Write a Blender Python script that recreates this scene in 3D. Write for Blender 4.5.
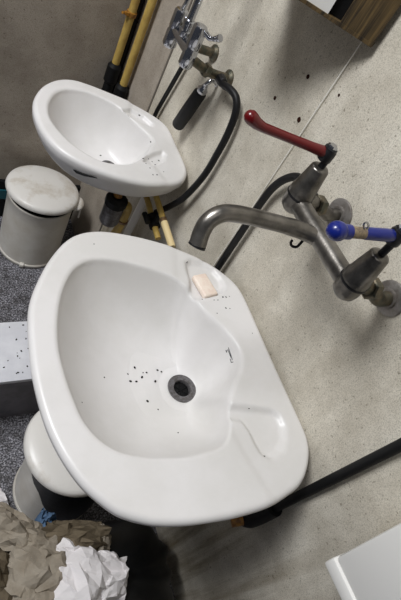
import bpy, bmesh, math, random
from mathutils import Vector, Matrix, noise
from mathutils.bvhtree import BVHTree
from mathutils.geometry import delaunay_2d_cdt

for o in list(bpy.data.objects):
    bpy.data.objects.remove(o, do_unlink=True)
S = bpy.context.scene
C = S.collection
PI = math.pi

# ------------------------------------------------------------------ camera
cd = bpy.data.cameras.new('camera')
cam = bpy.data.objects.new('camera', cd)
C.objects.link(cam)
cd.sensor_fit = 'VERTICAL'
cd.sensor_height = 36.0
cd.sensor_width = 24.0
cd.lens = 36.0 * 515.0 / 600.0
cd.clip_start = 0.02
_R = Matrix(((0.8539, 0.0373, -0.5192), (-0.3241, 0.8187, -0.4741), (0.4073, 0.5730, 0.7111)))
cam.matrix_world = Matrix.Translation((-0.701, 0.0, 1.636)) @ _R.to_4x4()
S.camera = cam

# ------------------------------------------------------------------ world, lamps, exposure
W = bpy.data.worlds.new('world')
S.world = W
W.use_nodes = True
W.node_tree.nodes['Background'].inputs['Color'].default_value = (0.80, 0.86, 1.0, 1)
W.node_tree.nodes['Background'].inputs['Strength'].default_value = 0.055

def area(name, loc, target, sx, sy, power, col):
    l = bpy.data.lights.new(name, 'AREA')
    l.shape = 'RECTANGLE'
    l.size = sx
    l.size_y = sy
    l.energy = power
    l.color = col
    o = bpy.data.objects.new(name, l)
    C.objects.link(o)
    o.location = loc
    o.rotation_euler = (Vector(target) - Vector(loc)).to_track_quat('-Z', 'Y').to_euler()
    return o

area('ceiling_lamp_light', (-0.8, -0.3, 2.5), (-0.3, 0.3, 0.9), 0.6, 0.6, 1.5, (1.0, 0.97, 0.92))
area('window_light', (-2.1, 1.00, 3.60), (-0.12, 0.40, 0.85), 1.0, 1.0, 97, (0.97, 0.98, 1.0))

S.view_settings.view_transform = 'Standard'
S.view_settings.look = 'None'
S.view_settings.gamma = 1.0
S.view_settings.use_curve_mapping = False
S.view_settings.exposure = 0.07

# ------------------------------------------------------------------ materials
def srgb(r, g, b):
    def f(c):
        c /= 255.0
        return c / 12.92 if c <= 0.04045 else ((c + 0.055) / 1.055) ** 2.4
    return (f(r), f(g), f(b), 1.0)

def mat(name, col, rough=0.5, metal=0.0, spec=0.5, var=0.0, vscale=20.0, col2=None, lo=0.4, hi=0.6,
        bump=0.0, bscale=200.0, rvar=0.0, coat=0.0, detail=6.0):
    m = bpy.data.materials.new(name)
    m.use_nodes = True
    nt = m.node_tree
    b = nt.nodes['Principled BSDF']
    b.inputs['Base Color'].default_value = col
    b.inputs['Roughness'].default_value = rough
    b.inputs['Metallic'].default_value = metal
    b.inputs['Specular IOR Level'].default_value = spec
    b.inputs['Coat Weight'].default_value = coat
    tc = nt.nodes.new('ShaderNodeTexCoord')
    if col2 is not None:
        n = nt.nodes.new('ShaderNodeTexNoise')
        n.inputs['Scale'].default_value = vscale
        n.inputs['Detail'].default_value = detail
        n.inputs['Roughness'].default_value = 0.65
        nt.links.new(tc.outputs['Object'], n.inputs['Vector'])
        r = nt.nodes.new('ShaderNodeValToRGB')
        r.color_ramp.elements[0].position = lo
        r.color_ramp.elements[0].color = col
        r.color_ramp.elements[1].position = hi
        r.color_ramp.elements[1].color = col2
        nt.links.new(n.outputs['Fac'], r.inputs['Fac'])
        nt.links.new(r.outputs['Color'], b.inputs['Base Color'])
        if rvar:
            mr = nt.nodes.new('ShaderNodeMapRange')
            mr.inputs['To Min'].default_value = rough - rvar
            mr.inputs['To Max'].default_value = rough + rvar
            nt.links.new(n.outputs['Fac'], mr.inputs['Value'])
            nt.links.new(mr.outputs['Result'], b.inputs['Roughness'])
    if bump:
        n2 = nt.nodes.new('ShaderNodeTexNoise')
        n2.inputs['Scale'].default_value = bscale
        n2.inputs['Detail'].default_value = 4.0
        nt.links.new(tc.outputs['Object'], n2.inputs['Vector'])
        bp = nt.nodes.new('ShaderNodeBump')
        bp.inputs['Strength'].default_value = bump
        bp.inputs['Distance'].default_value = 0.002
        nt.links.new(n2.outputs['Fac'], bp.inputs['Height'])
        nt.links.new(bp.outputs['Normal'], b.inputs['Normal'])
    return m

def wall_material(name, base, dark, streaks=True):
    """Cream speckled wall covering with grime and run-down streaks low on the wall."""
    m = bpy.data.materials.new(name)
    m.use_nodes = True
    nt = m.node_tree
    L = nt.links
    b = nt.nodes['Principled BSDF']
    b.inputs['Roughness'].default_value = 0.55
    b.inputs['Specular IOR Level'].default_value = 0.3
    tc = nt.nodes.new('ShaderNodeTexCoord')

    def noise_node(scale, detail=4.0, rough=0.6, vec=None):
        n = nt.nodes.new('ShaderNodeTexNoise')
        n.inputs['Scale'].default_value = scale
        n.inputs['Detail'].default_value = detail
        n.inputs['Roughness'].default_value = rough
        L.new(vec if vec is not None else tc.outputs['Object'], n.inputs['Vector'])
        return n.outputs['Fac']

    def ramp(fac, p0, c0, p1, c1):
        r = nt.nodes.new('ShaderNodeValToRGB')
        r.color_ramp.elements[0].position = p0
        r.color_ramp.elements[0].color = c0
        r.color_ramp.elements[1].position = p1
        r.color_ramp.elements[1].color = c1
        L.new(fac, r.inputs['Fac'])
        return r.outputs['Color']

    def mix(a, bb, fac=1.0, mode='MULTIPLY'):
        x = nt.nodes.new('ShaderNodeMix')
        x.data_type = 'RGBA'
        x.blend_type = mode
        x.inputs['Factor'].default_value = fac
        L.new(a, x.inputs['A'])
        L.new(bb, x.inputs['B'])
        return x.outputs['Result']

    c = ramp(noise_node(9.0, 5.0), 0.35, dark, 0.62, base)
    sp = ramp(noise_node(420.0, 3.0, 0.8), 0.33, (0.46, 0.45, 0.42, 1), 0.54, (1, 1, 1, 1))
    c = mix(c, sp, 0.8)
    sp2 = ramp(noise_node(140.0, 2.0, 0.5), 0.26, (0.42, 0.40, 0.36, 1), 0.34, (1, 1, 1, 1))
    c = mix(c, sp2, 0.8)
    if streaks:
        mp = nt.nodes.new('ShaderNodeMapping')
        mp.inputs['Scale'].default_value = (1.0, 17.0, 1.1)
        L.new(tc.outputs['Object'], mp.inputs['Vector'])
        st = ramp(noise_node(1.0, 5.0, 0.65, mp.outputs['Vector']), 0.40, (0.50, 0.45, 0.37, 1), 0.58, (1, 1, 1, 1))
        sx = nt.nodes.new('ShaderNodeSeparateXYZ')
        L.new(tc.outputs['Object'], sx.inputs['Vector'])
        mr = nt.nodes.new('ShaderNodeMapRange')
        mr.inputs['From Min'].default_value = 0.75
        mr.inputs['From Max'].default_value = 0.35
        mr.inputs['To Min'].default_value = 0.15
        mr.inputs['To Max'].default_value = 1.0
        L.new(sx.outputs['Z'], mr.inputs['Value'])
        x = nt.nodes.new('ShaderNodeMix')
        x.data_type = 'RGBA'
        x.blend_type = 'MULTIPLY'
        L.new(mr.outputs['Result'], x.inputs['Factor'])
        L.new(c, x.inputs['A'])
        L.new(st, x.inputs['B'])
        c = x.outputs['Result']
    L.new(c, b.inputs['Base Color'])
    bp = nt.nodes.new('ShaderNodeBump')
    bp.inputs['Strength'].default_value = 0.35
    bp.inputs['Distance'].default_value = 0.0015
    L.new(noise_node(260.0, 3.0), bp.inputs['Height'])
    L.new(bp.outputs['Normal'], b.inputs['Normal'])
    return m

def floor_material():
    m = bpy.data.materials.new('speckled_floor')
    m.use_nodes = True
    nt = m.node_tree
    L = nt.links
    b = nt.nodes['Principled BSDF']
    b.inputs['Roughness'].default_value = 0.6
    tc = nt.nodes.new('ShaderNodeTexCoord')
    v = nt.nodes.new('ShaderNodeTexNoise')
    v.inputs['Scale'].default_value = 190.0
    v.inputs['Detail'].default_value = 3.0
    v.inputs['Roughness'].default_value = 0.75
    L.new(tc.outputs['Object'], v.inputs['Vector'])
    r = nt.nodes.new('ShaderNodeValToRGB')
    e = r.color_ramp.elements
    e[0].position = 0.38
    e[0].color = srgb(24, 23, 27)
    e[1].position = 0.66
    e[1].color = srgb(210, 209, 216)
    k = e.new(0.50)
    k.color = srgb(96, 95, 101)
    L.new(v.outputs['Fac'], r.inputs['Fac'])
    n = nt.nodes.new('ShaderNodeTexNoise')
    n.inputs['Scale'].default_value = 34.0
    n.inputs['Detail'].default_value = 6.0
    n.inputs['Roughness'].default_value = 0.7
    L.new(tc.outputs['Object'], n.inputs['Vector'])
    r2 = nt.nodes.new('ShaderNodeValToRGB')
    r2.color_ramp.elements[0].position = 0.36
    r2.color_ramp.elements[0].color = (0.16, 0.14, 0.12, 1)
    r2.color_ramp.elements[1].position = 0.56
    r2.color_ramp.elements[1].color = (1, 1, 1, 1)
    L.new(n.outputs['Fac'], r2.inputs['Fac'])
    x = nt.nodes.new('ShaderNodeMix')
    x.data_type = 'RGBA'
    x.blend_type = 'MULTIPLY'
    x.inputs['Factor'].default_value = 0.75
    L.new(r.outputs['Color'], x.inputs['A'])
    L.new(r2.outputs['Color'], x.inputs['B'])
    L.new(x.outputs['Result'], b.inputs['Base Color'])
    return m

def wood_material():
    m = bpy.data.materials.new('weathered_wood')
    m.use_nodes = True
    nt = m.node_tree
    L = nt.links
    b = nt.nodes['Principled BSDF']
    b.inputs['Roughness'].default_value = 0.65
    tc = nt.nodes.new('ShaderNodeTexCoord')
    mp = nt.nodes.new('ShaderNodeMapping')
    mp.inputs['Scale'].default_value = (160.0, 160.0, 7.0)
    L.new(tc.outputs['Object'], mp.inputs['Vector'])
    n = nt.nodes.new('ShaderNodeTexNoise')
    n.inputs['Scale'].default_value = 1.0
    n.inputs['Detail'].default_value = 4.0
    n.inputs['Roughness'].default_value = 0.7
    L.new(mp.outputs['Vector'], n.inputs['Vector'])
    r = nt.nodes.new('ShaderNodeValToRGB')
    r.color_ramp.elements[0].position = 0.36
    r.color_ramp.elements[0].color = srgb(30, 23, 12)
    r.color_ramp.elements[1].position = 0.62
    r.color_ramp.elements[1].color = srgb(104, 84, 50)
    L.new(n.outputs['Fac'], r.inputs['Fac'])
    L.new(r.outputs['Color'], b.inputs['Base Color'])
    return m

M = {
    'wall': wall_material('cream_speckled_wall', srgb(226, 220, 206), srgb(200, 193, 178)),
    'wall_far': wall_material('shaded_speckled_wall', srgb(186, 176, 163), srgb(164, 154, 141), False),  # darker wall tone, the dimness of the far end put into the colour
    'floor': floor_material(),
    'wood': wood_material(),
    'ceramic': mat('white_ceramic', srgb(228, 226, 225), 0.32, col2=srgb(218, 216, 213), vscale=3.0, rvar=0.05, spec=0.4),
    'old_metal': mat('worn_grey_metal', srgb(92, 89, 84), 0.31, 0.85, col2=srgb(138, 134, 128), vscale=28, lo=0.35, hi=0.65, rvar=0.1, bump=0.08, bscale=300),
    'flange_metal': mat('dull_flange_metal', srgb(140, 136, 132), 0.42, 0.45, col2=srgb(110, 104, 98), vscale=50),
    'chrome': mat('polished_chrome', srgb(190, 192, 198), 0.14, 1.0),
    'brass': mat('tarnished_brass', srgb(110, 84, 52), 0.45, 0.7, col2=srgb(150, 128, 108), vscale=60),
    'verdigris': mat('corroded_pipe_metal', srgb(88, 90, 80), 0.45, 0.8, col2=srgb(120, 110, 92), vscale=70, bump=0.15),
    'red': mat('red_plastic', srgb(96, 3, 9), 0.3, coat=0.3),
    'blue': mat('blue_plastic', srgb(12, 30, 116), 0.32, coat=0.3),
    'tan': mat('worn_tan_core', srgb(150, 132, 104), 0.6, col2=srgb(104, 92, 78), vscale=150),
    'rubber': mat('black_rubber', srgb(20, 20, 22), 0.5, spec=0.3),
    'black': mat('matt_black', srgb(14, 14, 15), 0.6, spec=0.25),
    'drain_metal': mat('grey_drain_metal', srgb(112, 110, 112), 0.4, 0.35, col2=srgb(84, 80, 78), vscale=120),
    'dark_metal': mat('dark_metal', srgb(52, 52, 54), 0.4, 0.7),
    'yellow': mat('yellow_pipe_paint', srgb(196, 168, 92), 0.4, col2=srgb(168, 138, 72), vscale=30, lo=0.35, hi=0.7, spec=0.4),
    'paleyellow': mat('pale_pipe_paint', srgb(222, 200, 150), 0.45),
    'orange': mat('orange_fitting', srgb(176, 124, 44), 0.5, col2=srgb(112, 74, 30), vscale=90),
    'bin': mat('cream_bin_metal', srgb(224, 221, 213), 0.35, col2=srgb(204, 197, 184), vscale=9, lo=0.35, hi=0.7),
    'bin_lid': mat('stained_bin_lid', srgb(230, 227, 221), 0.35, col2=srgb(176, 160, 134), vscale=7, lo=0.5, hi=0.76),
    'plastic': mat('white_plastic', srgb(234, 233, 229), 0.35),
    'soap': mat('pale_soap', srgb(250, 236, 222), 0.5, col2=srgb(240, 220, 204), vscale=60),
    'brown_paper': mat('brown_paper', srgb(160, 151, 137), 0.85, col2=srgb(140, 130, 115), vscale=14, spec=0.1),
    'dark_paper': mat('dark_brown_paper', srgb(112, 101, 84), 0.85, col2=srgb(94, 84, 68), vscale=14, spec=0.1),
    'white_paper': mat('white_paper', srgb(232, 228, 228), 0.85, spec=0.1),
    'blue_paper': mat('pale_blue_paper', srgb(84, 108, 136), 0.85, spec=0.1),
    'bag': mat('black_bin_bag', srgb(12, 13, 14), 0.4, spec=0.35, bump=0.3, bscale=60),
    'teal': mat('teal_plastic', srgb(22, 88, 98), 0.5),
    'step_top': mat('white_step_top', srgb(240, 241, 246), 0.45, col2=srgb(228, 229, 235), vscale=12),
    'step_face': mat('grey_step_face', srgb(122, 120, 126), 0.6, col2=srgb(108, 106, 112), vscale=20),
    'string': mat('white_string', srgb(236, 234, 226), 0.8),
    'soot': mat('dark_debris', srgb(24, 20, 18), 0.9, spec=0.1),
    'ink': mat('dark_print', srgb(44, 44, 50), 0.5),
    'rust': mat('rusty_hole', srgb(48, 26, 18), 0.9, spec=0.1),
    'seam': mat('dark_wall_seam', srgb(112, 106, 98), 0.6),
    'stain': mat('pale_stain', srgb(206, 190, 172), 0.4),
}

# ------------------------------------------------------------------ helpers
def mesh_obj(name, bm, m, parent=None, smooth=True, angle=40, bevel=0.0):
    """Link a bmesh (in world coordinates) as one object; verts become local to its parent's base."""
    me = bpy.data.meshes.new(name)
    bmesh.ops.recalc_face_normals(bm, faces=bm.faces)
    if bevel:
        eds = [e for e in bm.edges if len(e.link_faces) == 2 and e.calc_face_angle(0) > 0.6]
        bmesh.ops.bevel(bm, geom=eds, offset=bevel, segments=2, affect='EDGES', profile=0.5, clamp_overlap=True)
    origin = Vector((0, 0, 0))
    p = parent
    while p is not None:
        origin += Vector(p.location)
        p = p.parent
    local = Vector((0, 0, 0))
    if parent is None:
        n = max(1, len(bm.verts))
        lo = Vector((min(v.co.x for v in bm.verts), min(v.co.y for v in bm.verts), min(v.co.z for v in bm.verts)))
        hi = Vector((max(v.co.x for v in bm.verts), max(v.co.y for v in bm.verts), max(v.co.z for v in bm.verts)))
        local = Vector(((lo.x + hi.x) / 2, (lo.y + hi.y) / 2, lo.z))
    bmesh.ops.translate(bm, verts=bm.verts, vec=-(origin + local))
    if smooth:
        for f in bm.faces:
            f.smooth = True
        for e in bm.edges:
            if len(e.link_faces) == 2 and e.calc_face_angle(0) > math.radians(angle):
                e.smooth = False
    bm.to_mesh(me)
    bm.free()
    me.materials.append(m)
    o = bpy.data.objects.new(name, me)
    C.objects.link(o)
    o.location = local
    if parent is not None:
        o.parent = parent
    return o

def tag(o, label, cat, group=None, kind=None):
    o['label'] = label
    o['category'] = cat
    if group:
        o['group'] = group
    if kind:
        o['kind'] = kind
    return o

def thing(name, label, cat, loc, group=None):
    o = bpy.data.objects.new(name, None)
    o.empty_display_size = 0.05
    C.objects.link(o)
    o.location = loc
    return tag(o, label, cat, group)

def struct(name, bm, m, smooth=False):
    o = mesh_obj(name, bm, m, None, smooth)
    o['kind'] = 'structure'
    return o

def frame_for(t):
    t = t.normalized()
    a = Vector((0, 0, 1)) if abs(t.z) < 0.9 else Vector((0, 1, 0))
    u = t.cross(a).normalized()
    return u, t.cross(u).normalized()

def catmull(pts, n=8, closed=False):
    P = [Vector(p) for p in pts]
    out = []
    N = len(P)
    rng = range(N) if closed else range(N - 1)
    for i in rng:
        if closed:
            p0, p1, p2, p3 = P[(i - 1) % N], P[i], P[(i + 1) % N], P[(i + 2) % N]
        else:
            p0, p1, p2, p3 = P[max(i - 1, 0)], P[i], P[i + 1], P[min(i + 2, N - 1)]
        for k in range(n):
            t = k / n
            out.append(0.5 * ((2 * p1) + (p2 - p0) * t + (2 * p0 - 5 * p1 + 4 * p2 - p3) * t * t
                              + (3 * p1 - p0 - 3 * p2 + p3) * t ** 3))
    if not closed:
        out.append(P[-1])
    return out

def add_tube(bm, path, rad, seg=16, cap=True):
    """Swept tube with parallel-transported frames; rad is a number or one radius per point."""
    path = [Vector(p) for p in path]
    n = len(path)
    if not isinstance(rad, (list, tuple)):
        rad = [rad] * n
    t0 = (path[1] - path[0]).normalized()
    u, v = frame_for(t0)
    rings = []
    prev = t0
    for i in range(n):
        if i == 0:
            t = t0
        elif i == n - 1:
            t = (path[-1] - path[-2]).normalized()
        else:
            t = ((path[i + 1] - path[i]).normalized() + (path[i] - path[i - 1]).normalized()).normalized()
        ax = prev.cross(t)
        if ax.length > 1e-7:
            q = Matrix.Rotation(prev.angle(t), 3, ax.normalized())
            u = q @ u
            v = q @ v
        prev = t
        rings.append([bm.verts.new(path[i] + (u * math.cos(2 * PI * k / seg) + v * math.sin(2 * PI * k / seg)) * rad[i])
                      for k in range(seg)])
    for i in range(n - 1):
        for k in range(seg):
            k2 = (k + 1) % seg
            bm.faces.new((rings[i][k], rings[i][k2], rings[i + 1][k2], rings[i + 1][k]))
    if cap:
        bm.faces.new(rings[0][::-1])
        bm.faces.new(rings[-1])
    return bm

def add_lathe(bm, base, axis, prof, seg=32, caps=True):
    """prof: (radius, height along axis) pairs."""
    base = Vector(base)
    axis = Vector(axis).normalized()
    u, v = frame_for(axis)
    rings = []
    for r, h in prof:
        r = max(r, 1e-4)
        rings.append([bm.verts.new(base + axis * h + (u * math.cos(2 * PI * k / seg) + v * math.sin(2 * PI * k / seg)) * r)
                      for k in range(seg)])
    for i in range(len(prof) - 1):
        for k in range(seg):
            k2 = (k + 1) % seg
            bm.faces.new((rings[i][k], rings[i][k2], rings[i + 1][k2], rings[i + 1][k]))
    if caps:
        bm.faces.new(rings[0][::-1])
        bm.faces.new(rings[-1])
    return bm

def add_box(bm, lo, hi, rot=None, pivot=None):
    vs = []
    for x in (lo[0], hi[0]):
        for y in (lo[1], hi[1]):
            for z in (lo[2], hi[2]):
                p = Vector((x, y, z))
                if rot is not None:
                    p = rot @ (p - Vector(pivot)) + Vector(pivot)
                vs.append(bm.verts.new(p))
    for f in ((0, 1, 3, 2), (4, 6, 7, 5), (0, 4, 5, 1), (2, 3, 7, 6), (0, 2, 6, 4), (1, 5, 7, 3)):
        bm.faces.new([vs[i] for i in f])
    return bm

def add_prism(bm, poly, z0, z1):
    a = [bm.verts.new((p[0], p[1], z0)) for p in poly]
    b = [bm.verts.new((p[0], p[1], z1)) for p in poly]
    n = len(poly)
    bm.faces.new(a[::-1])
    bm.faces.new(b)
    for i in range(n):
        j = (i + 1) % n
        bm.faces.new((a[i], a[j], b[j], b[i]))
    return bm

def NB():
    return bmesh.new()

def sstep(a, b, x):
    t = min(1.0, max(0.0, (x - a) / (b - a)))
    return t * t * (3 - 2 * t)

# ------------------------------------------------------------------ the setting
struct('wall_right', add_box(NB(), (0, -1.2, 0), (0.12, 1.68, 2.6)), M['wall'])
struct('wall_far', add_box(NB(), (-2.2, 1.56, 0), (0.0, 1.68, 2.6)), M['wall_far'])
struct('floor', add_box(NB(), (-2.2, -1.2, -0.1), (0.12, 1.68, 0)), M['floor'])
# dark skirting along the far wall with a teal band
b = NB()
add_box(b, (-2.2, 1.545, 0), (0.0, 1.56, 0.19))
struct('baseboard_far', b, M['black'])
b = NB()
add_box(b, (-2.2, 1.539, 0.105), (-0.001, 1.5455, 0.150))
struct('trim_1', b, M['teal'])

# strip of the right wall beside the corner, shade put into its grey, ending in a vertical seam
struct('trim_shade_strip', add_box(NB(), (-.0022, 1.272, 0), (0.0, 1.56, 2.6)), M['wall_far'])
struct('trim_3', add_box(NB(), (-.0030, 1.2655, 0), (0.0, 1.272, 2.6)), M['seam'])

# ------------------------------------------------------------------ wash basins
def seg_hit(c, d, poly):
    best = 0.0
    n = len(poly)
    for i in range(n):
        a, e = poly[i], poly[(i + 1) % n]
        ex, ey = e[0] - a[0], e[1] - a[1]
        den = d[0] * ey - d[1] * ex
        if abs(den) < 1e-12:
            continue
        ax, ay = a[0] - c[0], a[1] - c[1]
        t = (ax * ey - ay * ex) / den
        s = (ax * d[1] - ay * d[0]) / den
        if -1e-9 <= s <= 1 + 1e-9 and t > best:
            best = t
    return best

def poly_sd(p, poly):
    """signed distance to a closed polygon, negative inside"""
    x, y = p
    best = 1e9
    inside = False
    n = len(poly)
    for i in range(n):
        ax, ay = poly[i][0], poly[i][1]
        bx, by = poly[(i + 1) % n][0], poly[(i + 1) % n][1]
        ex, ey = bx - ax, by - ay
        l2 = ex * ex + ey * ey
        t = max(0.0, min(1.0, ((x - ax) * ex + (y - ay) * ey) / l2)) if l2 > 0 else 0
        dd = (x - ax - t * ex) ** 2 + (y - ay - t * ey) ** 2
        best = min(best, dd)
        if (ay > y) != (by > y) and x < (bx - ax) * (y - ay) / (by - ay) + ax:
            inside = not inside
    d = math.sqrt(best)
    return -d if inside else d

def basin_mesh(outer, inner, drain, rim, dishes, deck, skirt=0.045, sag=0.17, n=288, power=3.2):
    """outer / inner: closed contours seen from above; drain: (x, y, z) of the outlet."""
    bm = NB()
    c = (drain[0], drain[1])
    O = [(min(p.x, -0.0025), p.y) for p in catmull([(x, y, 0) for x, y in outer], 6, True)]
    I = [(p.x, p.y) for p in catmull([(x, y, 0) for x, y in inner], 6, True)]
    rd = 0.0235
    bowl_n, deck_n = 34, 30
    rings = []
    er = 0.012                                        # radius of the rolled outer edge

    def deck_z(x, y, do):
        z = rim
        z -= deck[2] * sstep(-0.009, 0.009, x - (deck[0] + deck[1] * (y - c[1]) ** 2))
        for poly in dishes:
            d = poly_sd((x, y), poly)
            z -= 0.0105 * sstep(0.003, -0.008, d)
        return z

    cols = []
    for k in range(n):
        a = 2 * PI * k / n
        d = (math.cos(a), math.sin(a))
        ro, ri = seg_hit(c, d, O), seg_hit(c, d, I)
        ri = min(ri, ro - 0.02)
        col = []
        # bowl: from the outlet out to the inner lip
        lip = 0.008
        for i in range(bowl_n + 1):
            s = i / bowl_n
            r = rd + (ri - rd) * s
            g = 0.22 * s ** 1.3 + 0.78 * s ** power
            xi, yi = c[0] + d[0] * ri, c[1] + d[1] * ri
            z = drain[2] + (deck_z(xi, yi, 0) - lip - drain[2]) * g
            col.append(Vector((c[0] + d[0] * r, c[1] + d[1] * r, z)))
        # deck: rounded lip, flat, rolled outer edge
        wdt = ro - ri
        for i in range(1, deck_n + 1):
            s = i / deck_n
            r = ri + (wdt - er) * s
            x, y = c[0] + d[0] * r, c[1] + d[1] * r
            q = min(1.0, (r - ri) / 0.011)
            z = deck_z(x, y, ro - r) - lip * (1 - math.sqrt(max(0.0, 1 - (1 - q) ** 2)))
            col.append(Vector((x, y, z)))
        zt = col[-1].z
        for i in range(1, 7):
            t = i / 6 * PI / 2
            r = ro - er + er * math.sin(t)
            col.append(Vector((c[0] + d[0] * r, c[1] + d[1] * r, zt - er * (1 - math.cos(t)))))
        # side and underside
        zs = rim - skirt
        col.append(Vector((c[0] + d[0] * (ro - 0.002), c[1] + d[1] * (ro - 0.002), zs)))
        for i in range(1, 15):
            s = 1 - i / 15
            r = 0.03 + (ro - 0.006 - 0.03) * (1 - (1 - s) ** 1.6)
            z = zs - (sag - skirt) * (1 - s ** 1.7)
            p = Vector((c[0] + d[0] * r, c[1] + d[1] * r, z))
            col.append(p)
        cols.append(col)
    m = len(cols[0])
    V = [[bm.verts.new(p) for p in col] for col in cols]
    for k in range(n):
        k2 = (k + 1) % n
        for i in range(m - 1):
            bm.faces.new((V[k][i], V[k2][i], V[k2][i + 1], V[k][i + 1]))
    # outlet tube joining inside and underside
    low = [bm.verts.new((c[0] + math.cos(2 * PI * k / n) * rd, c[1] + math.sin(2 * PI * k / n) * rd, drain[2] - 0.012)) for k in range(n)]
    for k in range(n):
        k2 = (k + 1) % n
        bm.faces.new((V[k][0], low[k], low[k2], V[k2][0]))
        bm.faces.new((V[k][m - 1], V[k2][m - 1], low[k2], low[k]))
    return bm

OUT1 = [(-.4908, .4998), (-.4786, .5456), (-.4564, .5917), (-.4272, .6389), (-.3884, .6848), (-.3516, .7085), (-.3059, .717),
        (-.2504, .7105), (-.194, .6965), (-.1374, .676), (-.0823, .6458), (-.049, .6193), (-.0194, .5825), (-.0065, .5492),
        (-.003, .4907), (-.003, .3802), (-.003, .2663), (-.003, .2334), (-.0055, .183), (-.024, .146), (-.060, .1130),
        (-.105, .0985), (-.1518, .0905), (-.2143, .0905), (-.2625, .0948), (-.307, .1011), (-.3481, .1109), (-.3786, .1224),
        (-.4137, .1432), (-.4387, .1702), (-.4594, .1993), (-.4778, .2406), (-.4900, .2824), (-.4965, .3221), (-.5000, .3719),
        (-.4990, .423)]
INN1 = [(-.4373, .4962), (-.4205, .5488), (-.3971, .5931), (-.3713, .6202), (-.3372, .633), (-.2835, .6285), (-.2217, .6082),
        (-.1698, .5813), (-.1454, .5511), (-.1271, .4984), (-.0956, .4479), (-.0800, .4009), (-.0926, .3612),
        (-.1252, .3258), (-.1457, .2975), (-.1636, .253), (-.1843, .2225), (-.2122, .2098), (-.2684, .2073), (-.3136, .2144),
        (-.348, .2222), (-.3881, .239), (-.4156, .2655), (-.4331, .299), (-.4400, .3311), (-.4458, .3785), (-.447, .4374)]
DISH1 = [(-.160, .285), (-.119, .276), (-.087, .267), (-.061, .259), (-.048, .248), (-.046, .224), (-.058, .196), (-.079, .176),
         (-.107, .168), (-.125, .177), (-.130, .199), (-.132, .225), (-.139, .246), (-.165, .256)]
DISH1F = [(x, 0.806 - y) for x, y in DISH1][::-1]

OUT2 = [(-.380, 1.06), (-.380, 1.116), (-.366, 1.164), (-.336, 1.213), (-.296, 1.247), (-.254, 1.260), (-.209, 1.252), (-.160, 1.234),
        (-.099, 1.208), (-.037, 1.163), (-.006, 1.118), (-.003, 1.05), (-.004, .955), (-.020, .915), (-.052, .889),
        (-.127, .873), (-.191, .880), (-.254, .900), (-.303, .926), (-.344, .962), (-.369, 1.009)]
INN2 = [(-.343, 1.104), (-.333, 1.143), (-.309, 1.184), (-.277, 1.206), (-.236, 1.211), (-.197, 1.201), (-.150, 1.172),
        (-.122, 1.136), (-.100, 1.098), (-.078, 1.052), (-.098, 1.012), (-.130, .972), (-.170, .945), (-.212, .937), (-.257, .947), (-.301, .985),
        (-.326, 1.025), (-.342, 1.068)]
DISH2F = [(-.135, 1.160), (-.105, 1.172), (-.070, 1.150), (-.052, 1.120), (-.060, 1.105), (-.090, 1.118), (-.118, 1.136)]
DISH2 = [(x, 2.115 - y) for x, y in DISH2F][::-1]

basin = thing('washbasin', 'large white ceramic washbasin in the foreground under the mixer with red and blue levers', 'washbasin', (-.25, .403, .68))
bm1 = basin_mesh(OUT1, INN1, (-.152, .393, .695), .850, [DISH1, DISH1F], (-.185, 0.55, .0022), skirt=.022, sag=.15)
bm1.normal_update()
bvh1 = BVHTree.FromBMesh(bm1)
mesh_obj('bowl', bm1, M['ceramic'], basin, True, 60)

def make_drain(parent, c, r=0.033):
    b = NB()
    x, y, z = c
    add_lathe(b, (x, y, z), (0, 0, 1), [(r * .60, -.012), (r * .58, -.001), (r * .62, .0016), (r * .80, .0030), (r, .0022), (r * 1.03, .0), (r * .98, -.001)], 40, False)
    fl = mesh_obj('drain_ring', b, M['drain_metal'], parent)
    b = NB()
    add_lathe(b, (x, y, z - .011), (0, 0, 1), [(r * .72, 0), (r * .70, .002)], 32)
    for k in range(3):
        a = k * PI / 3 + .3
        dx, dy = math.cos(a) * r * .66, math.sin(a) * r * .66
        add_tube(b, [(x - dx, y - dy, z - .0075), (x + dx, y + dy, z - .0075)], .0012, 6)
    mesh_obj('drain_grate', b, M['black'], fl)
    return fl

make_drain(basin, (-.152, .393, .6975))

basin2 = thing('washbasin', 'small white washbasin in the corner by the far wall, below the chrome shower tap', 'washbasin', (-.19, 1.066, .70))
bm2 = basin_mesh(OUT2, INN2, (-.165, 1.060, .730), .850, [DISH2, DISH2F], (-.120, 1.0, .003), skirt=.026, sag=.13, n=224, power=2.6)
bm2.normal_update()
bvh2 = BVHTree.FromBMesh(bm2)
mesh_obj('bowl', bm2, M['ceramic'], basin2, True, 60)
make_drain(basin2, (-.165, 1.060, .7315), .022)

def surf(bvh, x, y):
    h = bvh.ray_cast(Vector((x, y, 1.2)), Vector((0, 0, -1)))
    return h[0], h[1]

# small dark print of the maker on the back wall of the bowl
b = NB()
for stroke in ([(-.0858, .4134, .8112), (-.0850, .4149, .8190), (-.0837, .4074, .8169), (-.0832, .3973, .8153)],
               [(-.0852, .4175, .8230), (-.0834, .4083, .8195), (-.0829, .3983, .8177), (-.0837, .3900, .8174)],
               [(-.0838, .3957, .8117), (-.0849, .3869, .8125), (-.0847, .3846, .8188)],
               [(-.0866, .4172, .8132), (-.0854, .4119, .8116)]):
    add_tube(b, stroke, .0009, 6)
mesh_obj('maker_mark', b, M['ink'], basin)
rnd = random.Random(5)

# dark specks lying on both basins
def specks(name, bvh, spots, label):
    b = NB()
    for x, y, r in spots:
        p, nrm = surf(bvh, x, y)
        if p is None:
            continue
        m4 = Matrix.Translation(p + nrm * r * .3) @ Matrix.Rotation(rnd.random() * 6, 4, 'Z') @ Matrix.Diagonal((r * 1.3, r * .9, r * .6, 1))
        bmesh.ops.create_icosphere(b, subdivisions=1, radius=1, matrix=m4)
    o = mesh_obj(name, b, M['soot'], None)
    return tag(o, label, 'dirt', None, 'stuff')

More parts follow.
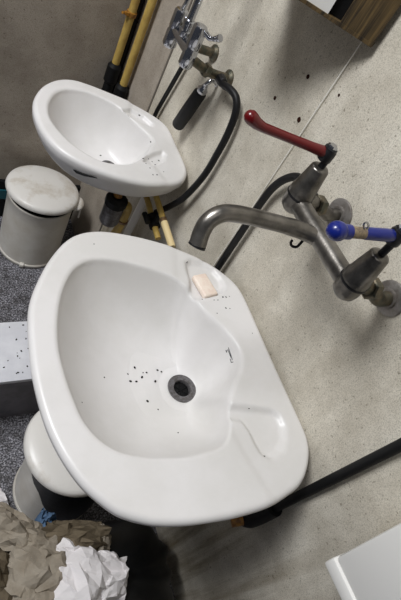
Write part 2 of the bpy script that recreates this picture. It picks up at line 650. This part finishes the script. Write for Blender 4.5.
S1 = [(-.3351, .4261), (-.2727, .4382), (-.2522, .4521), (-.2712, .421), (-.2575, .4195), (-.2411, .4287), (-.2353, .4391),
      (-.2269, .4386), (-.2121, .4164), (-.1987, .4421), (-.2451, .3729), (-.2265, .3517), (-.1891, .4388), (-.4167, .3478),
      (-.2081, .2889), (-.1199, .6316), (-.0662, .5545), (-.0914, .5239), (-.0817, .5234), (-.0654, .5308), (-.057, .5304),
      (-.0477, .5314), (-.0697, .5015), (-.0598, .4996), (-.1196, .5273), (-.0975, .4895), (-.029, .4332), (-.1185, .1761),
      (-.1094, .2711), (-.3293, .6757)]
S2 = [(-.083, 1.1558), (-.0784, 1.0505), (-.1285, .9466), (-.0923, .9615), (-.1212, .9068), (-.1095, .9083), (-.0835, .9257),
      (-.1073, .9798), (-.098, .973), (-.1784, 1.1009), (-.122, .9311), (-.1294, .9671), (-.0765, .98)]
specks('dirt_specks', bvh1, [(x, y, rnd.uniform(.0014, .0028)) for x, y in S1], 'scattered black dirt specks lying in the bowl and on the rim of the large basin')
specks('dirt_specks', bvh2, [(x, y, rnd.uniform(.0018, .0032)) for x, y in S2], 'scattered black dirt specks lying on the rim of the small basin')
b = NB()
for i in range(34):
    x, y = rnd.gauss(-.405, .05), rnd.uniform(.685, .855)
    r = rnd.uniform(.0012, .0030)
    m4 = Matrix.Translation((x, y, .2655)) @ Matrix.Rotation(rnd.random() * 6, 4, 'Z') @ Matrix.Diagonal((r * 1.4, r * .8, r * .5, 1))
    bmesh.ops.create_icosphere(b, subdivisions=1, radius=1, matrix=m4)
tag(mesh_obj('dirt_specks', b, M['soot'], None), 'scattered dark dirt flecks lying on the white top of the low step', 'dirt', None, 'stuff')
# dark slot under the lip of the small basin
b = NB()
add_tube(b, [(-.3105, .9345, .817), (-.302, .931, .814), (-.288, .9195, .818), (-.273, .908, .8245), (-.262, .902, .827)], [.0012, .0030, .0028, .0022, .0008], 8)
mesh_obj('overflow_slot', b, M['black'], basin2)

# bar of soap in the far dish of the large basin
b = NB()
ang = math.radians(-10)
add_box(b, (-.030, -.019, 0), (.030, .019, .014))
bmesh.ops.bevel(b, geom=list(b.edges), offset=.0055, segments=3, affect='EDGES', profile=.6)
Rz = Matrix.Translation((-.101, .562, .8405)) @ Matrix.Rotation(math.radians(100), 4, 'Z')
bmesh.ops.transform(b, matrix=Rz, verts=b.verts)
tag(mesh_obj('soap_bar', b, M['soap'], None), 'small pale pink bar of soap lying in the dish of the large basin', 'soap')

# ------------------------------------------------------------------ large wall mixer
X0 = -.120
mix = thing('wall_mixer_tap', 'worn grey wall mixer with long spout, red lever and blue lever above the large basin', 'tap', (-.06, .40, 1.12))
ends = {'far': (.486, 1.192, .483), 'near': (.306, 1.199, .300)}
b = NB()
add_tube(b, [(X0, .486, 1.192), (X0, .306, 1.199)], .0165, 24)
mesh_obj('mixer_bar', b, M['old_metal'], mix)
for key, (y, z, yw) in ends.items():
    zw = 1.167
    b = NB()
    add_lathe(b, (-.001, yw, zw), (-1, 0, 0), [(.030, 0), (.030, .0025), (.028, .004), (.0165, .0045), (.0155, .009)], 40)
    fl = mesh_obj('wall_flange', b, M['flange_metal'], mix)
    b = NB()
    add_lathe(b, (-.0042, yw + .012, zw + .018), (-1, 0, 0), [(.0042, -.003), (.0042, .0006)], 12)
    mesh_obj('screw_hole', b, M['black'], fl)
    b = NB()
    add_tube(b, catmull([(-.008, yw, zw), (-.030, yw, zw), (-.055, yw + (y - yw) * .6, zw + (z - zw) * .5), (-.080, y, z - .004), (X0, y, z)], 6), .0125, 20)
    st = mesh_obj('inlet_pipe', b, M['verdigris' if key == 'near' else 'old_metal'], mix)
    b = NB()
    add_lathe(b, (-.058, y - .002, z - .009), (-1, 0, .15), [(.0155, 0), (.0185, .002), (.0185, .016), (.0155, .018)], 6)
    mesh_obj('union_nut', b, M['verdigris'], st, True, 25)
    # valve body: rounded elbow and a tapering bonnet
    b = NB()
    add_lathe(b, (X0, y, z - .024), (0, 0, 1), [(.004, 0), (.013, .003), (.0195, .010), (.0215, .020), (.0215, .034), (.0222, .037), (.0222, .047), (.0205, .052), (.0155, .092), (.0135, .0945), (.009, .0955)], 32)
    vb = mesh_obj('valve_body', b, M['old_metal'], mix)
    b = NB()
    add_lathe(b, (X0, y, z - .024 + .033), (0, 0, 1), [(.0228, 0), (.0232, .001), (.0232, .003), (.0228, .004)], 32)
    mesh_obj('valve_collar', b, M['dark_metal'], vb)
    ztop = 1.285 if key == 'far' else 1.304
    b = NB()
    add_tube(b, [(X0, y, z + .065), (X0, y, ztop - .006)], .0058, 14)
    mesh_obj('spindle', b, M['dark_metal'], mix)
    # elbow lever
    tip = Vector((-.254, .536, 1.287)) if key == 'far' else Vector((-.228, .318, 1.300))
    hd = Vector((X0, y + (.006 if key == 'far' else .004), ztop))
    b = NB()
    if key == 'far':
        dirv = (tip - hd).normalized()
        add_tube(b, [hd - dirv * .009, hd - dirv * .006, hd, hd + dirv * .03, hd + dirv * .07, tip - dirv * .028, tip - dirv * .016 + Vector((0, 0, .002)), tip - dirv * .006 + Vector((0, 0, .006)), tip + Vector((0, 0, .009)), tip + dirv * .004 + Vector((0, 0, .011)), tip + dirv * .006 + Vector((0, 0, .012))],
                 [.006, .0092, .0098, .0078, .0072, .0074, .0088, .0104, .0100, .0070, .003], 20)
        lv = mesh_obj('red_lever', b, M['red'], mix)
        lv['label'] = 'long red elbow lever'
    else:
        dirv = (tip - hd).normalized()
        add_tube(b, [hd - dirv * .004, hd, hd + dirv * .02, hd + dirv * .055, hd + dirv * .060], [.006, .0088, .0090, .0084, .0074], 20)
        lv = mesh_obj('blue_lever', b, M['blue'], mix)
        lv['label'] = 'blue elbow lever with worn bare middle'
        b = NB()
        add_tube(b, [hd + dirv * .058, hd + dirv * .100], .0078, 18)
        mesh_obj('lever_core', b, M['tan'], lv)
        b = NB()
        m4 = Matrix.Translation(tip - dirv * .006) @ Matrix.Diagonal((1.15, 1, 1, 1))
        bmesh.ops.create_uvsphere(b, u_segments=24, v_segments=14, radius=.0130, matrix=m4)
        add_tube(b, [tip - dirv * .026, tip - dirv * .012], .0098, 20)
        mesh_obj('lever_knob', b, M['blue'], lv)
        b = NB()
        q = hd + dirv * .059
        add_tube(b, catmull([q + Vector((.0, .0, .0075)), q + Vector((.0, .002, .012)), q + Vector((-.005, .004, .0155)), q + Vector((-.009, .003, .013)), q + Vector((-.006, 0, .008))], 5), .0014, 8)
        mesh_obj('wire_clip', b, M['chrome'], lv)
    b = NB()
    add_lathe(b, hd + Vector((0, 0, -.012)), (0, 0, 1), [(.0105, 0), (.0120, .002), (.0120, .018), (.0105, .020), (.0105, .0225)], 24)
    hub = mesh_obj('lever_hub', b, M['dark_metal'], mix)
    b = NB()
    add_lathe(b, hd + Vector((0, 0, .0095)), (0, 0, 1), [(.0085, 0), (.0085, .005), (.0065, .0065)], 6)
    mesh_obj('cap_nut', b, M['chrome'], hub, True, 25)
# spout
b = NB()
add_tube(b, catmull([(X0, .400, 1.193), (-.155, .418, 1.194), (-.225, .433, 1.197), (-.270, .438, 1.1995), (-.292, .4385, 1.196), (-.3075, .435, 1.184), (-.3135, .428, 1.168), (-.3165, .418, 1.152)], 8),
         [.0150] + [.0138] * 10 + [.0130] * 46, 24)
sp = mesh_obj('spout', b, M['old_metal'], mix)
b = NB()
add_lathe(b, (-.3160, .4190, 1.1530), (-.25, -.40, -.85), [(.0105, 0), (.0132, .0005), (.0136, .004), (.0105, .0048), (.0095, -.004)], 24)
mesh_obj('spout_mouth', b, M['dark_metal'], sp)

# little hook hanging under the spout
b = NB()
add_tube(b, catmull([(-.136, .411, 1.180), (-.136, .411, 1.168), (-.136, .412, 1.160), (-.1375, .416, 1.155), (-.1385, .421, 1.153), (-.139, .425, 1.156), (-.139, .425, 1.160)], 6), .0023, 8)
tag(mesh_obj('wire_hook', b, M['black'], None), 'small dark wire hook hanging under the spout of the large mixer', 'hook')

# black hose behind the large mixer
b = NB()
add_tube(b, catmull([(-.034, .500, 1.164), (-.040, .530, 1.168), (-.032, .580, 1.158), (-.024, .612, 1.133), (-.021, .634, 1.094), (-.020, .642, 1.045), (-.020, .640, .94), (-.020, .637, .83), (-.022, .632, .70), (-.03, .62, .66)], 8), .0082, 16)
hz = mesh_obj('water_hose', b, M['rubber'], None)
tag(hz, 'black rubber hose curving down the wall behind the spout of the large mixer', 'hose')
b = NB()
add_lathe(b, (-.036, .496, 1.163), (.0, 1, .05), [(.0085, 0), (.0115, .002), (.0115, .014), (.0095, .018)], 12)
mesh_obj('brass_ferrule', b, M['brass'], hz)

# ------------------------------------------------------------------ chrome shower tap above the small basin
TX = -.125
tap = thing('shower_tap', 'polished chrome double shower tap with a riser tube above the small basin', 'tap', (-.07, 1.02, 1.08))
ys = {'near': (.968, 1.110, 1.207), 'far': (1.068, 1.095, 1.185)}
for key, (y, z0, z1) in ys.items():
    b = NB()
    h = z1 - z0
    add_lathe(b, (TX, y, z0), (0, 0, 1), [(.006, 0), (.0135, .002), (.0165, .007), (.0165, h * .42), (.0150, h * .44), (.0150, h * .52), (.0160, h * .54), (.0160, h - .007), (.0130, h - .002), (.006, h)], 28)
    mesh_obj('valve_body', b, M['chrome'], tap)
    zf = 1.104
    b = NB()
    add_lathe(b, (-.001, y + .004, zf), (-1, 0, 0), [(.020, 0), (.020, .003), (.015, .007), (.0125, .009)], 28)
    mesh_obj('wall_flange', b, M['verdigris'], tap)
    b = NB()
    add_tube(b, catmull([(-.008, y + .004, zf), (-.06, y + .003, zf + .006), (TX, y, 1.135)], 6), .0105, 16)
    pp = mesh_obj('inlet_pipe', b, M['verdigris'], tap)
    b = NB()
    add_lathe(b, (-.060, y + .003, zf + .006), (-1, 0, .3), [(.013, 0), (.0155, .002), (.0155, .014), (.013, .016)], 6)
    mesh_obj('union_nut', b, M['verdigris'], pp, True, 25)
b = NB()
add_tube(b, [(TX, .968, 1.142), (TX, 1.068, 1.138)], .0115, 20)
mesh_obj('cross_bar', b, M['chrome'], tap)
b = NB()
add_lathe(b, (TX, 1.020, 1.150), (0, 0, 1), [(.012, 0), (.014, .003), (.014, .014), (.011, .016), (.011, .026), (.0135, .028), (.0135, .036), (.010, .038)], 20)
mesh_obj('riser_collar', b, M['chrome'], tap)
b = NB()
add_tube(b, [(TX, 1.020, 1.185), (TX + .002, 1.020, 1.75)], .0085, 18)
mesh_obj('riser_tube', b, M['chrome'], tap)
for key, (y, z0, z1) in ys.items():
    b = NB()
    if key == 'near':
        pts = [(TX, y, z1 - .004), (TX + .010, y - .008, z1 - .010), (TX + .019, y - .018, z1 - .014), (TX + .025, y - .031, z1 - .006), (TX + .028, y - .040, z1 + .002)]
        add_tube(b, catmull(pts, 6), [.0060] * 13 + [.0050] * 4 + [.0062] * 4 + [.0078] * 4, 14)
    else:
        pts = [(TX, y, z1 - .004), (TX + .006, y + .006, z1 + .012), (TX + .008, y + .010, z1 + .030), (TX + .004, y + .013, z1 + .05)]
        add_tube(b, catmull(pts, 6), .0055, 14)
    mesh_obj('lever', b, M['chrome'], tap)

# shut-off valve at the near inlet and its hose
b = NB()
add_tube(b, catmull([(-.030, .958, 1.108), (-.034, .935, 1.108), (-.030, .905, 1.116), (-.024, .880, 1.112), (-.021, .862, 1.088), (-.020, .852, 1.04), (-.020, .850, .985), (-.021, .853, .91), (-.026, .872, .82), (-.034, .893, .765), (-.044, .915, .72), (-.05, .925, .70)], 8), .0085, 16)
h2 = mesh_obj('water_hose', b, M['rubber'], None)
tag(h2, 'black rubber hose looping from the chrome shower tap down behind the small basin', 'hose')
b = NB()
add_lathe(b, (-.031, .962, 1.107), (-.05, -1, .02), [(.010, 0), (.0125, .002), (.0125, .016), (.0105, .022)], 10)
mesh_obj('hose_nut', b, M['dark_metal'], h2, True, 25)

b = NB()
add_tube(b, [(-.014, 1.148, 1.085), (-.014, 1.160, 1.02), (-.014, 1.196, .84), (-.014, 1.205, .66)], .0062, 14)
tag(mesh_obj('thin_hose', b, M['rubber'], None), 'thin straight black hose running down the wall behind the chrome shower tap', 'hose')

# hand shower hanging on the wall
hs = thing('hand_shower', 'short black handle with chrome hook top hanging on the wall beside the small basin', 'hand shower', (-.03, 1.02, .90))
top = Vector((-.028, 1.012, 1.034))
bot = Vector((-.028, 1.044, .905))
dv = (top - bot).normalized()
b = NB()
L_ = (top - bot).length
add_lathe(b, bot, dv, [(.011, 0), (.0155, .002), (.0170, .006), (.0175, L_ * .5), (.0165, L_ - .006), (.014, L_)], 24)
mesh_obj('grip', b, M['rubber'], hs)
b = NB()
add_lathe(b, top, dv, [(.0125, 0), (.0135, .002), (.0135, .008), (.0090, .013), (.0075, .022)], 20)
mesh_obj('neck', b, M['chrome'], hs)
b = NB()
add_tube(b, catmull([top + dv * .018, top + dv * .030 + Vector((-.003, -.004, 0)), top + dv * .042 + Vector((.006, -.002, 0)), top + dv * .040 + Vector((.020, .0, -.002)), top + dv * .034 + Vector((.027, 0, -.004))], 6), .0055, 12)
mesh_obj('hook', b, M['chrome'], hs)

# ------------------------------------------------------------------ pipes in the far corner and under the small basin
yp = []
for (x, y, lab, zl, m) in ((-.036, 1.520, 'yellow painted pipe with a clamp ring in the far corner, left of the pair', .765, 'yellow'),
                           (-.024, 1.438, 'plain yellow painted pipe in the far corner, right of the pair', .745, 'yellow')):
    b = NB()
    add_tube(b, [(x, y, zl), (x, y, 2.2)], .0125, 20)
    t = thing('yellow_pipe', lab, 'pipe', (x, y, .45), 'pair of upright yellow pipes')
    mesh_obj('pipe_tube', b, M['yellow'], t)
    b = NB()
    add_lathe(b, (x, y, .60), (0, 0, 1), [(.014, 0), (.021, .008), (.021, .06), (.017, .066), (.017, .10), (.0225, .106), (.0225, zl - .60 - .005), (.015, zl - .60 + .006)], 20)
    mesh_obj('pipe_fitting', b, M['black'], t, True, 30)
    yp.append(t)
b = NB()
add_lathe(b, (-.036, 1.520, .930), (0, 0, 1), [(.0132, 0), (.0160, .001), (.0160, .014), (.0132, .015)], 20)
add_box(b, (-.060, 1.506, .934), (-.048, 1.518, .943))
add_tube(b, [(-.048, 1.52, .938), (-.070, 1.507, .940)], .0042, 10)
mesh_obj('clamp', b, M['orange'], yp[0])
b = NB()
add_tube(b, [(-.013, 1.535, .45), (-.013, 1.535, 2.2)], .0105, 14)  # added tube, its black fills in the shade of the gap
tag(mesh_obj('black_tube', b, M['black'], None), 'added black tube standing for the dark shade between the two yellow pipes in the far corner', 'pipe')

# waste trap under the small basin
tr = thing('drain_trap', 'grey bottle trap with a yellow outlet under the small basin', 'drain trap', (-.158, 1.0, .58))
b = NB()
add_lathe(b, (-.150, .975, .600), (0, 0, 1), [(.012, 0), (.024, .003), (.0285, .012), (.0285, .070), (.0255, .074)], 24)
mesh_obj('trap_body', b, M['drain_metal'], tr)
b = NB()
add_lathe(b, (-.150, .975, .672), (0, 0, 1), [(.026, 0), (.0315, .003), (.0315, .022), (.024, .027), (.020, .030)], 12)
mesh_obj('trap_collar', b, M['black'], tr, True, 25)
b = NB()
add_tube(b, catmull([(-.150, .975, .700), (-.152, .985, .712), (-.160, 1.03, .714), (-.165, 1.060, .716)], 6), .012, 16)
mesh_obj('trap_inlet', b, M['orange'], tr)
b = NB()
add_tube(b, catmull([(-.140, .975, .66), (-.118, .978, .668), (-.102, .985, .650), (-.098, .990, .61), (-.100, .990, .56), (-.100, 1.00, .50), (-.06, 1.03, .45), (-.004, 1.05, .44)], 6), .0135, 16)
mesh_obj('trap_outlet', b, M['yellow'], tr)
b = NB()
add_lathe(b, (-.098, .990, .588), (0, 0, 1), [(.0145, 0), (.0170, .002), (.0170, .008), (.0145, .010)], 16)
mesh_obj('outlet_ring', b, M['brass'], tr)
b = NB()
add_tube(b, [(-.004, 1.03, .80), (-.03, 1.035, .66), (-.035, 1.04, .40)], .012, 14)
tag(mesh_obj('white_pipe', b, M['plastic'], None), 'pale pipe running down the wall behind the trap of the small basin', 'pipe')

sup = thing('supply_pipe', 'yellow pipe with a black stop valve, lower of two under the small basin', 'pipe', (-.06, .95, .66), 'yellow pipes under the small basin')
b = NB()
add_tube(b, catmull([(-.06, 1.30, .712), (-.06, 1.00, .699), (-.06, .93, .690), (-.06, .845, .680)], 5), .0085, 14)
mesh_obj('pipe_tube', b, M['yellow'], sup)
b = NB()
add_tube(b, [(-.06, .922, .690), (-.06, .882, .685)], .0155, 12)
add_tube(b, [(-.06, .902, .688), (-.09, .896, .705)], .007, 10)
add_tube(b, [(-.09, .880, .705), (-.09, .914, .705)], .0075, 10)
add_tube(b, [(-.06, .892, .686), (-.062, .886, .735)], .007, 10)
mesh_obj('stop_valve', b, M['black'], sup)
sup2 = thing('supply_pipe', 'yellow pipe ending in a pale sleeve, upper of two under the small basin', 'pipe', (-.06, .90, .71), 'yellow pipes under the small basin')
b = NB()
add_tube(b, [(-.055, 1.28, .752), (-.06, .955, .744), (-.06, .84, .733)], .0085, 14)
mesh_obj('pipe_tube', b, M['yellow'], sup2)
b = NB()
add_tube(b, [(-.06, .868, .735), (-.06, .856, .734)], .0105, 14)
mesh_obj('brass_ring', b, M['brass'], sup2)
b = NB()
add_tube(b, [(-.06, .858, .7345), (-.06, .775, .727)], .0100, 14)
mesh_obj('pale_sleeve', b, M['paleyellow'], sup2)

# upright black pipe on the near side of the large basin
bp_ = thing('black_tube', 'thick black pipe running down the wall on the near side of the large basin', 'pipe', (-.02, .108, .53))
b = NB()
add_tube(b, [(-.013, .092, 1.9), (-.013, .096, 1.05), (-.015, .106, .66), (-.015, .107, .58)], .0098, 18)
mesh_obj('pipe_tube', b, M['black'], bp_)
b = NB()
add_tube(b, catmull([(-.016, .106, .672), (-.019, .107, .60), (-.022, .112, .565), (-.026, .132, .545), (-.028, .160, .538)], 6), .0185, 18)  # elbow thickened, its black takes in the shadow under the basin corner
mesh_obj('pipe_elbow_shade', b, M['black'], bp_)
b = NB()
add_tube(b, [(-.036, .114, .566), (-.060, .118, .556)], .0125, 14)
mesh_obj('orange_plug', b, M['orange'], bp_)

# ------------------------------------------------------------------ string, holes, wooden box, dispenser
b = NB()
add_tube(b, [(-.004, .678, 1.389), (-.0035, .676, 1.22), (-.003, .672, 1.0), (-.003, .670, .90), (-.003, .668, .72)], .0011, 8)
tag(mesh_obj('string', b, M['string'], None), 'thin white string hanging down the wall from the wooden box', 'string')

for (y, z, r, lab) in ((.748, 1.265, .0030, 'dark screw hole in the wall above the tip of the red lever, beside the string'),
                       (.798, 1.180, .0028, 'rusty screw hole in the wall, farthest from the string'),
                       (.704, 1.200, .0036, 'large dark screw hole in the wall just above the red lever'),
                       (.654, 1.293, .0018, 'faint tiny hole in the wall to the right of the string')):
    b = NB()
    prof = [(r * 1.5, 0), (r * 1.45, .0006), (r, .0012), (r * .5, .0008)]
    add_lathe(b, (-.0002, y, z), (-1, 0, 0), prof, 14)
    tag(mesh_obj('screw_hole', b, M['rust'], None), lab, 'hole', 'screw holes in the wall')

wb = thing('wooden_box', 'wooden box with grained side and white front panel hanging on the upper wall', 'box', (-.09, .78, 1.388))
p0, p1 = Vector((-.010, .648, 0)), Vector((-.225, .830, 0))
dw = (p1 - p0).normalized()
nw = Vector((-dw.y, dw.x, 0))
if nw.x > 0:
    nw = -nw                                             # towards the room
def box_panel(s0, s1, z0, z1, d0, d1):
    q = [p0 + dw * s0 + nw * d0, p0 + dw * s1 + nw * d0, p0 + dw * s1 + nw * d1, p0 + dw * s0 + nw * d1]
    return add_prism(NB(), [(v.x, v.y) for v in q], z0, z1)
mesh_obj('side_panel', box_panel(.0, .064, 1.394, 1.72, -.012, .004), M['wood'], wb, False)
mesh_obj('dark_gap', box_panel(.064, .088, 1.394, 1.72, -.014, -.006), M['black'], wb, False)
mesh_obj('white_panel', box_panel(.088, .270, 1.394, 1.72, -.012, .002), M['plastic'], wb, False)
mesh_obj('white_panel_slot', box_panel(.120, .150, 1.412, 1.50, .002, .0035), M['black'], wb, False)
tri = [p0 + nw * .005, p1 + nw * .005, Vector((-.003, .95, 0)), Vector((-.003, .652, 0))]
mesh_obj('bottom_board', add_prism(NB(), [(v.x, v.y) for v in tri], 1.388, 1.394), M['wood'], wb, False)
mesh_obj('back_board', add_prism(NB(), [(-.003, .66), (-.010, .66), (-.010, .95), (-.003, .95)], 1.394, 1.72), M['wood'], wb, False)

dp = thing('towel_dispenser', 'white plastic paper towel dispenser on the wall at the lower right edge', 'dispenser', (-.065, -.15, .905))
tl = Matrix.Rotation(math.radians(-4.5), 3, 'X')
b = NB()
add_box(b, (-.128, -.30, .930), (-.001, -.018, 1.22), tl, (-.065, -.018, .905))
mesh_obj('cover', b, M['plastic'], dp, True, 40, .006)
b = NB()
add_box(b, (-.131, -.301, .902), (-.001, -.0165, .9295), tl, (-.065, -.018, .905))
mesh_obj('bottom_tray', b, M['plastic'], dp, True, 40, .004)
b = NB()
add_box(b, (-.115, -.28, .898), (-.03, -.04, .9025), tl, (-.065, -.018, .905))
mesh_obj('paper_slot', b, M['black'], dp)

# ------------------------------------------------------------------ bins
def make_bin(loc, rot, label, lid_tilt, pedal=-113, k=1.0, slip=Vector((0, 0, 0))):
    t = thing('pedal_bin', label, 'bin', loc, 'cream pedal bins')
    x, y, z = loc

    def part(name, b, m, *rest):
        bmesh.ops.transform(b, matrix=Matrix.Translation((x, y, 0)) @ Matrix.Diagonal((1, 1, k, 1)) @ Matrix.Translation((-x, -y, 0)), verts=b.verts)
        return mesh_obj(name, b, m, t, *rest)
    b = NB()
    add_lathe(b, (x, y, 0), (0, 0, 1), [(.117, 0), (.120, .004), (.120, .012), (.116, .016), (.117, .20), (.1180, .250), (.1198, .254), (.1198, .260), (.1155, .2605), (.114, .252), (.110, .03), (.02, .025)], 64)
    body = part('bin_body', b, M['bin'])
    b = NB()
    add_lathe(b, (x, y, .0), (0, 0, 1), [(.1125, .235), (.104, .236), (.02, .236)], 48, True)
    part('bin_liner', b, M['black'])
    if slip.length > 0:
        b = NB()
        top_r, bot_r = [], []
        for i in range(65):
            a = i / 64 * 2 * PI
            dep = .022 + .17 * max(0.0, math.cos(a + math.radians(78))) ** 1.5 + .006 * math.sin(a * 13)
            for rr, zz, lst in ((.1212, .2625, top_r), (.1222, .2625 - dep, bot_r)):
                lst.append(b.verts.new((x + rr * math.cos(a), y + rr * math.sin(a), zz)))
        for i in range(64):
            b.faces.new((top_r[i], top_r[i + 1], bot_r[i + 1], bot_r[i]))
        bmesh.ops.remove_doubles(b, verts=b.verts, dist=1e-5)
        bmesh.ops.solidify(b, geom=list(b.faces), thickness=-.0008)
        part('liner_cuff', b, M['bag'])
    # lid: shallow dome with a rolled rim, tilted open about its hinge
    b = NB()
    prof = [(.121, -.006), (.1285, -.004), (.1305, .002), (.1285, .008)]
    for i in range(1, 10):
        a = i / 9 * PI / 2
        prof.append((.1285 * math.cos(a), .008 + .022 * math.sin(a)))
    add_lathe(b, (0, 0, 0), (0, 0, 1), prof, 64, True)
    hx = Vector((math.cos(rot), math.sin(rot), 0))
    axis = Vector((-hx.y, hx.x, 0))
    piv = Vector((x, y, .262)) + hx * .128
    m4 = Matrix.Translation(piv + slip) @ Matrix.Rotation(lid_tilt, 4, axis) @ Matrix.Translation(-hx * .128 + Vector((0, 0, .006)))
    bmesh.ops.transform(b, matrix=m4, verts=b.verts)
    lid = part('bin_lid', b, M['bin_lid'])
    b = NB()
    q = Vector((x, y, 0)) + Vector((math.cos(-.35), math.sin(-.35), 0)) * .128
    m5 = Matrix.Translation(q + Vector((0, 0, .268))) @ Matrix.Rotation(-.35, 4, 'Z') @ Matrix.Diagonal((.024, .036, .014, 1))
    bmesh.ops.create_uvsphere(b, u_segments=24, v_segments=14, radius=1, matrix=m5)
    add_tube(b, [q + Vector((.012, -.012, .268)), q + Vector((.014, -.014, .215))], .0035, 8)
    part('lid_tab', b, M['bin_lid'])
    b = NB()
    pa = math.radians(pedal)
    f = Vector((x, y, 0)) + Vector((math.cos(pa), math.sin(pa), 0)) * .117
    add_box(b, (-.004, -.008, .006), (.012, .008, .020))
    bmesh.ops.transform(b, matrix=Matrix.Translation(f) @ Matrix.Rotation(pa, 4, 'Z'), verts=b.verts)
    part('pedal', b, M['bin'], True, 40, .003)
    return t

make_bin((-.205, 1.392, 0), math.radians(75), 'round cream pedal bin with a stained lid ajar in the far corner', math.radians(4.5), -113, 1.1)
make_bin((-.288, .422, 0), math.radians(5), 'round cream pedal bin half hidden under the large basin', math.radians(5), -113, 1.2, Vector((-.014, .006, .004)))

# ------------------------------------------------------------------ low white-topped step
st = thing('step_box', 'low step with white dirt-flecked top and dark grey face beside the large basin', 'step', (-.65, .765, 0))
mesh_obj('step_body', add_box(NB(), (-1.05, .674, 0), (-.27, .860, .250)), M['step_face'], st, True, 40, .002)
mesh_obj('step_top', add_box(NB(), (-1.055, .669, .250), (-.265, .865, .265)), M['step_top'], st, True, 40, .002)

# ------------------------------------------------------------------ waste paper in a black bag
b = NB()
seg, hh = 72, 30
CX, CY = -.285, .108  # bag widened towards the wall, its black also stands for floor shade
rows = []
for j in range(hh + 1):
    v = j / hh
    w = math.cos(max(0.0, v - .35) / .65 * PI / 2 * .93) ** .55 * (1 - .10 * (1 - v) ** 6)
    row = []
    for k in range(seg):
        a = 2 * PI * k / seg
        f = 1 + .05 * noise.noise(Vector((math.cos(a) * 2, math.sin(a) * 2, v * 4))) + .035 * math.sin(a * 11 + v * 7 + 2 * math.sin(a * 3)) * (.3 + v)
        ca, sa = math.cos(a), math.sin(a)
        e = (abs(ca) ** 3.2 + abs(sa) ** 3.2) ** (-1 / 3.2)
        row.append(b.verts.new((CX + .236 * w * f * e * ca, CY + .160 * w * f * e * sa, .002 + .285 * v)))
    rows.append(row)
for j in range(hh):
    for k in range(seg):
        k2 = (k + 1) % seg
        b.faces.new((rows[j][k], rows[j][k2], rows[j + 1][k2], rows[j + 1][k]))
b.faces.new(rows[0][::-1])
b.faces.new(rows[hh])
tag(mesh_obj('bin_bag', b, M['bag'], None, True, 60), 'bulging black bin bag, widened to fill in the dark floor shade under the large basin, beneath the crumpled paper', 'bin bag')

def crumple(seed, loc, rx, ry, rz, m, rot=0.0, amp=.014, n=8):
    """A crumpled paper towel: one sheet broken into flat facets by sharp creases."""
    rs = random.Random(seed)
    off = Vector((seed * 7.3, seed * 3.1, seed * 5.7))
    pts = []
    for i in range(n + 1):
        for j in range(n + 1):
            k = 0 if i in (0, n) or j in (0, n) else .40
            pts.append(Vector(((i + rs.uniform(-k, k)) / n * 2 - 1, (j + rs.uniform(-k, k)) / n * 2 - 1)))
    vs, _, fs, *_r = delaunay_2d_cdt(pts, [], [], 0, 1e-6)
    b = NB()
    V = []
    for p in vs:
        q = Vector((p.x, p.y, 0))
        r = p.length
        rim = 1 + .22 * noise.noise(q * 1.6 + off * 3)
        sq = (1 - .13 * max(0, r - .8)) * rim
        fold = abs(noise.noise(q * 1.1 + off)) * 2 - .4
        z = rz * (1 - .75 * min(r, 1.3) ** 2) + amp * (1.1 * fold + rs.uniform(-.75, .75))
        V.append(b.verts.new((p.x * rx * sq + rs.uniform(-.15, .15) * rx * .22, p.y * ry * sq + rs.uniform(-.15, .15) * ry * .22, z)))
    for f in fs:
        b.faces.new([V[i] for i in f])
    bmesh.ops.subdivide_edges(b, edges=list(b.edges), cuts=1, use_grid_fill=True)
    V0 = set(V)
    for v in b.verts:
        if v not in V0:
            v.co += Vector((rs.uniform(-1, 1), rs.uniform(-1, 1), rs.uniform(-1, 1))) * amp * .12
    bmesh.ops.solidify(b, geom=list(b.faces), thickness=.0008)
    bmesh.ops.transform(b, matrix=Matrix.Translation(loc) @ Matrix.Rotation(rot, 4, 'Z'), verts=b.verts)
    return mesh_obj('paper_towel', b, M[m], None, False)

papers = [
    (11, (-.362, .130, .325), .072, .085, .050, 'white_paper', .5, 'crumpled white paper towel, largest and brightest sheet on the pile'),
    (12, (-.300, .118, .305), .055, .070, .050, 'white_paper', 1.2, 'crumpled white paper towel on the right edge of the pile, beside the black bag'),
    (13, (-.390, .055, .300), .075, .060, .050, 'white_paper', 2.0, 'white paper towel cut off by the bottom edge of the photo'),
    (14, (-.345, .222, .310), .085, .038, .035, 'dark_paper', -.25, 'twisted dark brown paper towel just behind the white sheets'),
    (15, (-.435, .180, .325), .070, .070, .045, 'brown_paper', .8, 'crumpled light brown paper towel just left of the white sheets'),
    (16, (-.470, .262, .315), .070, .045, .040, 'brown_paper', 2.4, 'light brown paper towel topmost at the left edge, below the half hidden bin'),
    (18, (-.465, .100, .315), .065, .065, .045, 'brown_paper', 1.0, 'brown paper towel in the lower left corner of the photo'),
    (19, (-.520, .170, .305), .055, .075, .045, 'dark_paper', .2, 'dark brown paper towel cut off by the left edge of the photo'),
    (20, (-.400, .272, .292), .030, .022, .022, 'blue_paper', .7, 'small scrap of pale blue paper behind the brown towels'),
    (21, (-.290, .205, .285), .045, .038, .035, 'brown_paper', 2.8, 'brown paper towel at the back right of the pile under the basin edge'),
    (22, (-.472, .400, .012), .070, .045, .030, 'white_paper', 1.9, 'torn pale paper scrap on the floor left of the half hidden bin'),
]
for (sd, loc, rx, ry, rz, m, rot, lab) in papers:
    tag(crumple(sd, loc, rx, ry, rz, m, rot), lab, 'paper towel', 'crumpled paper towels under the basin')
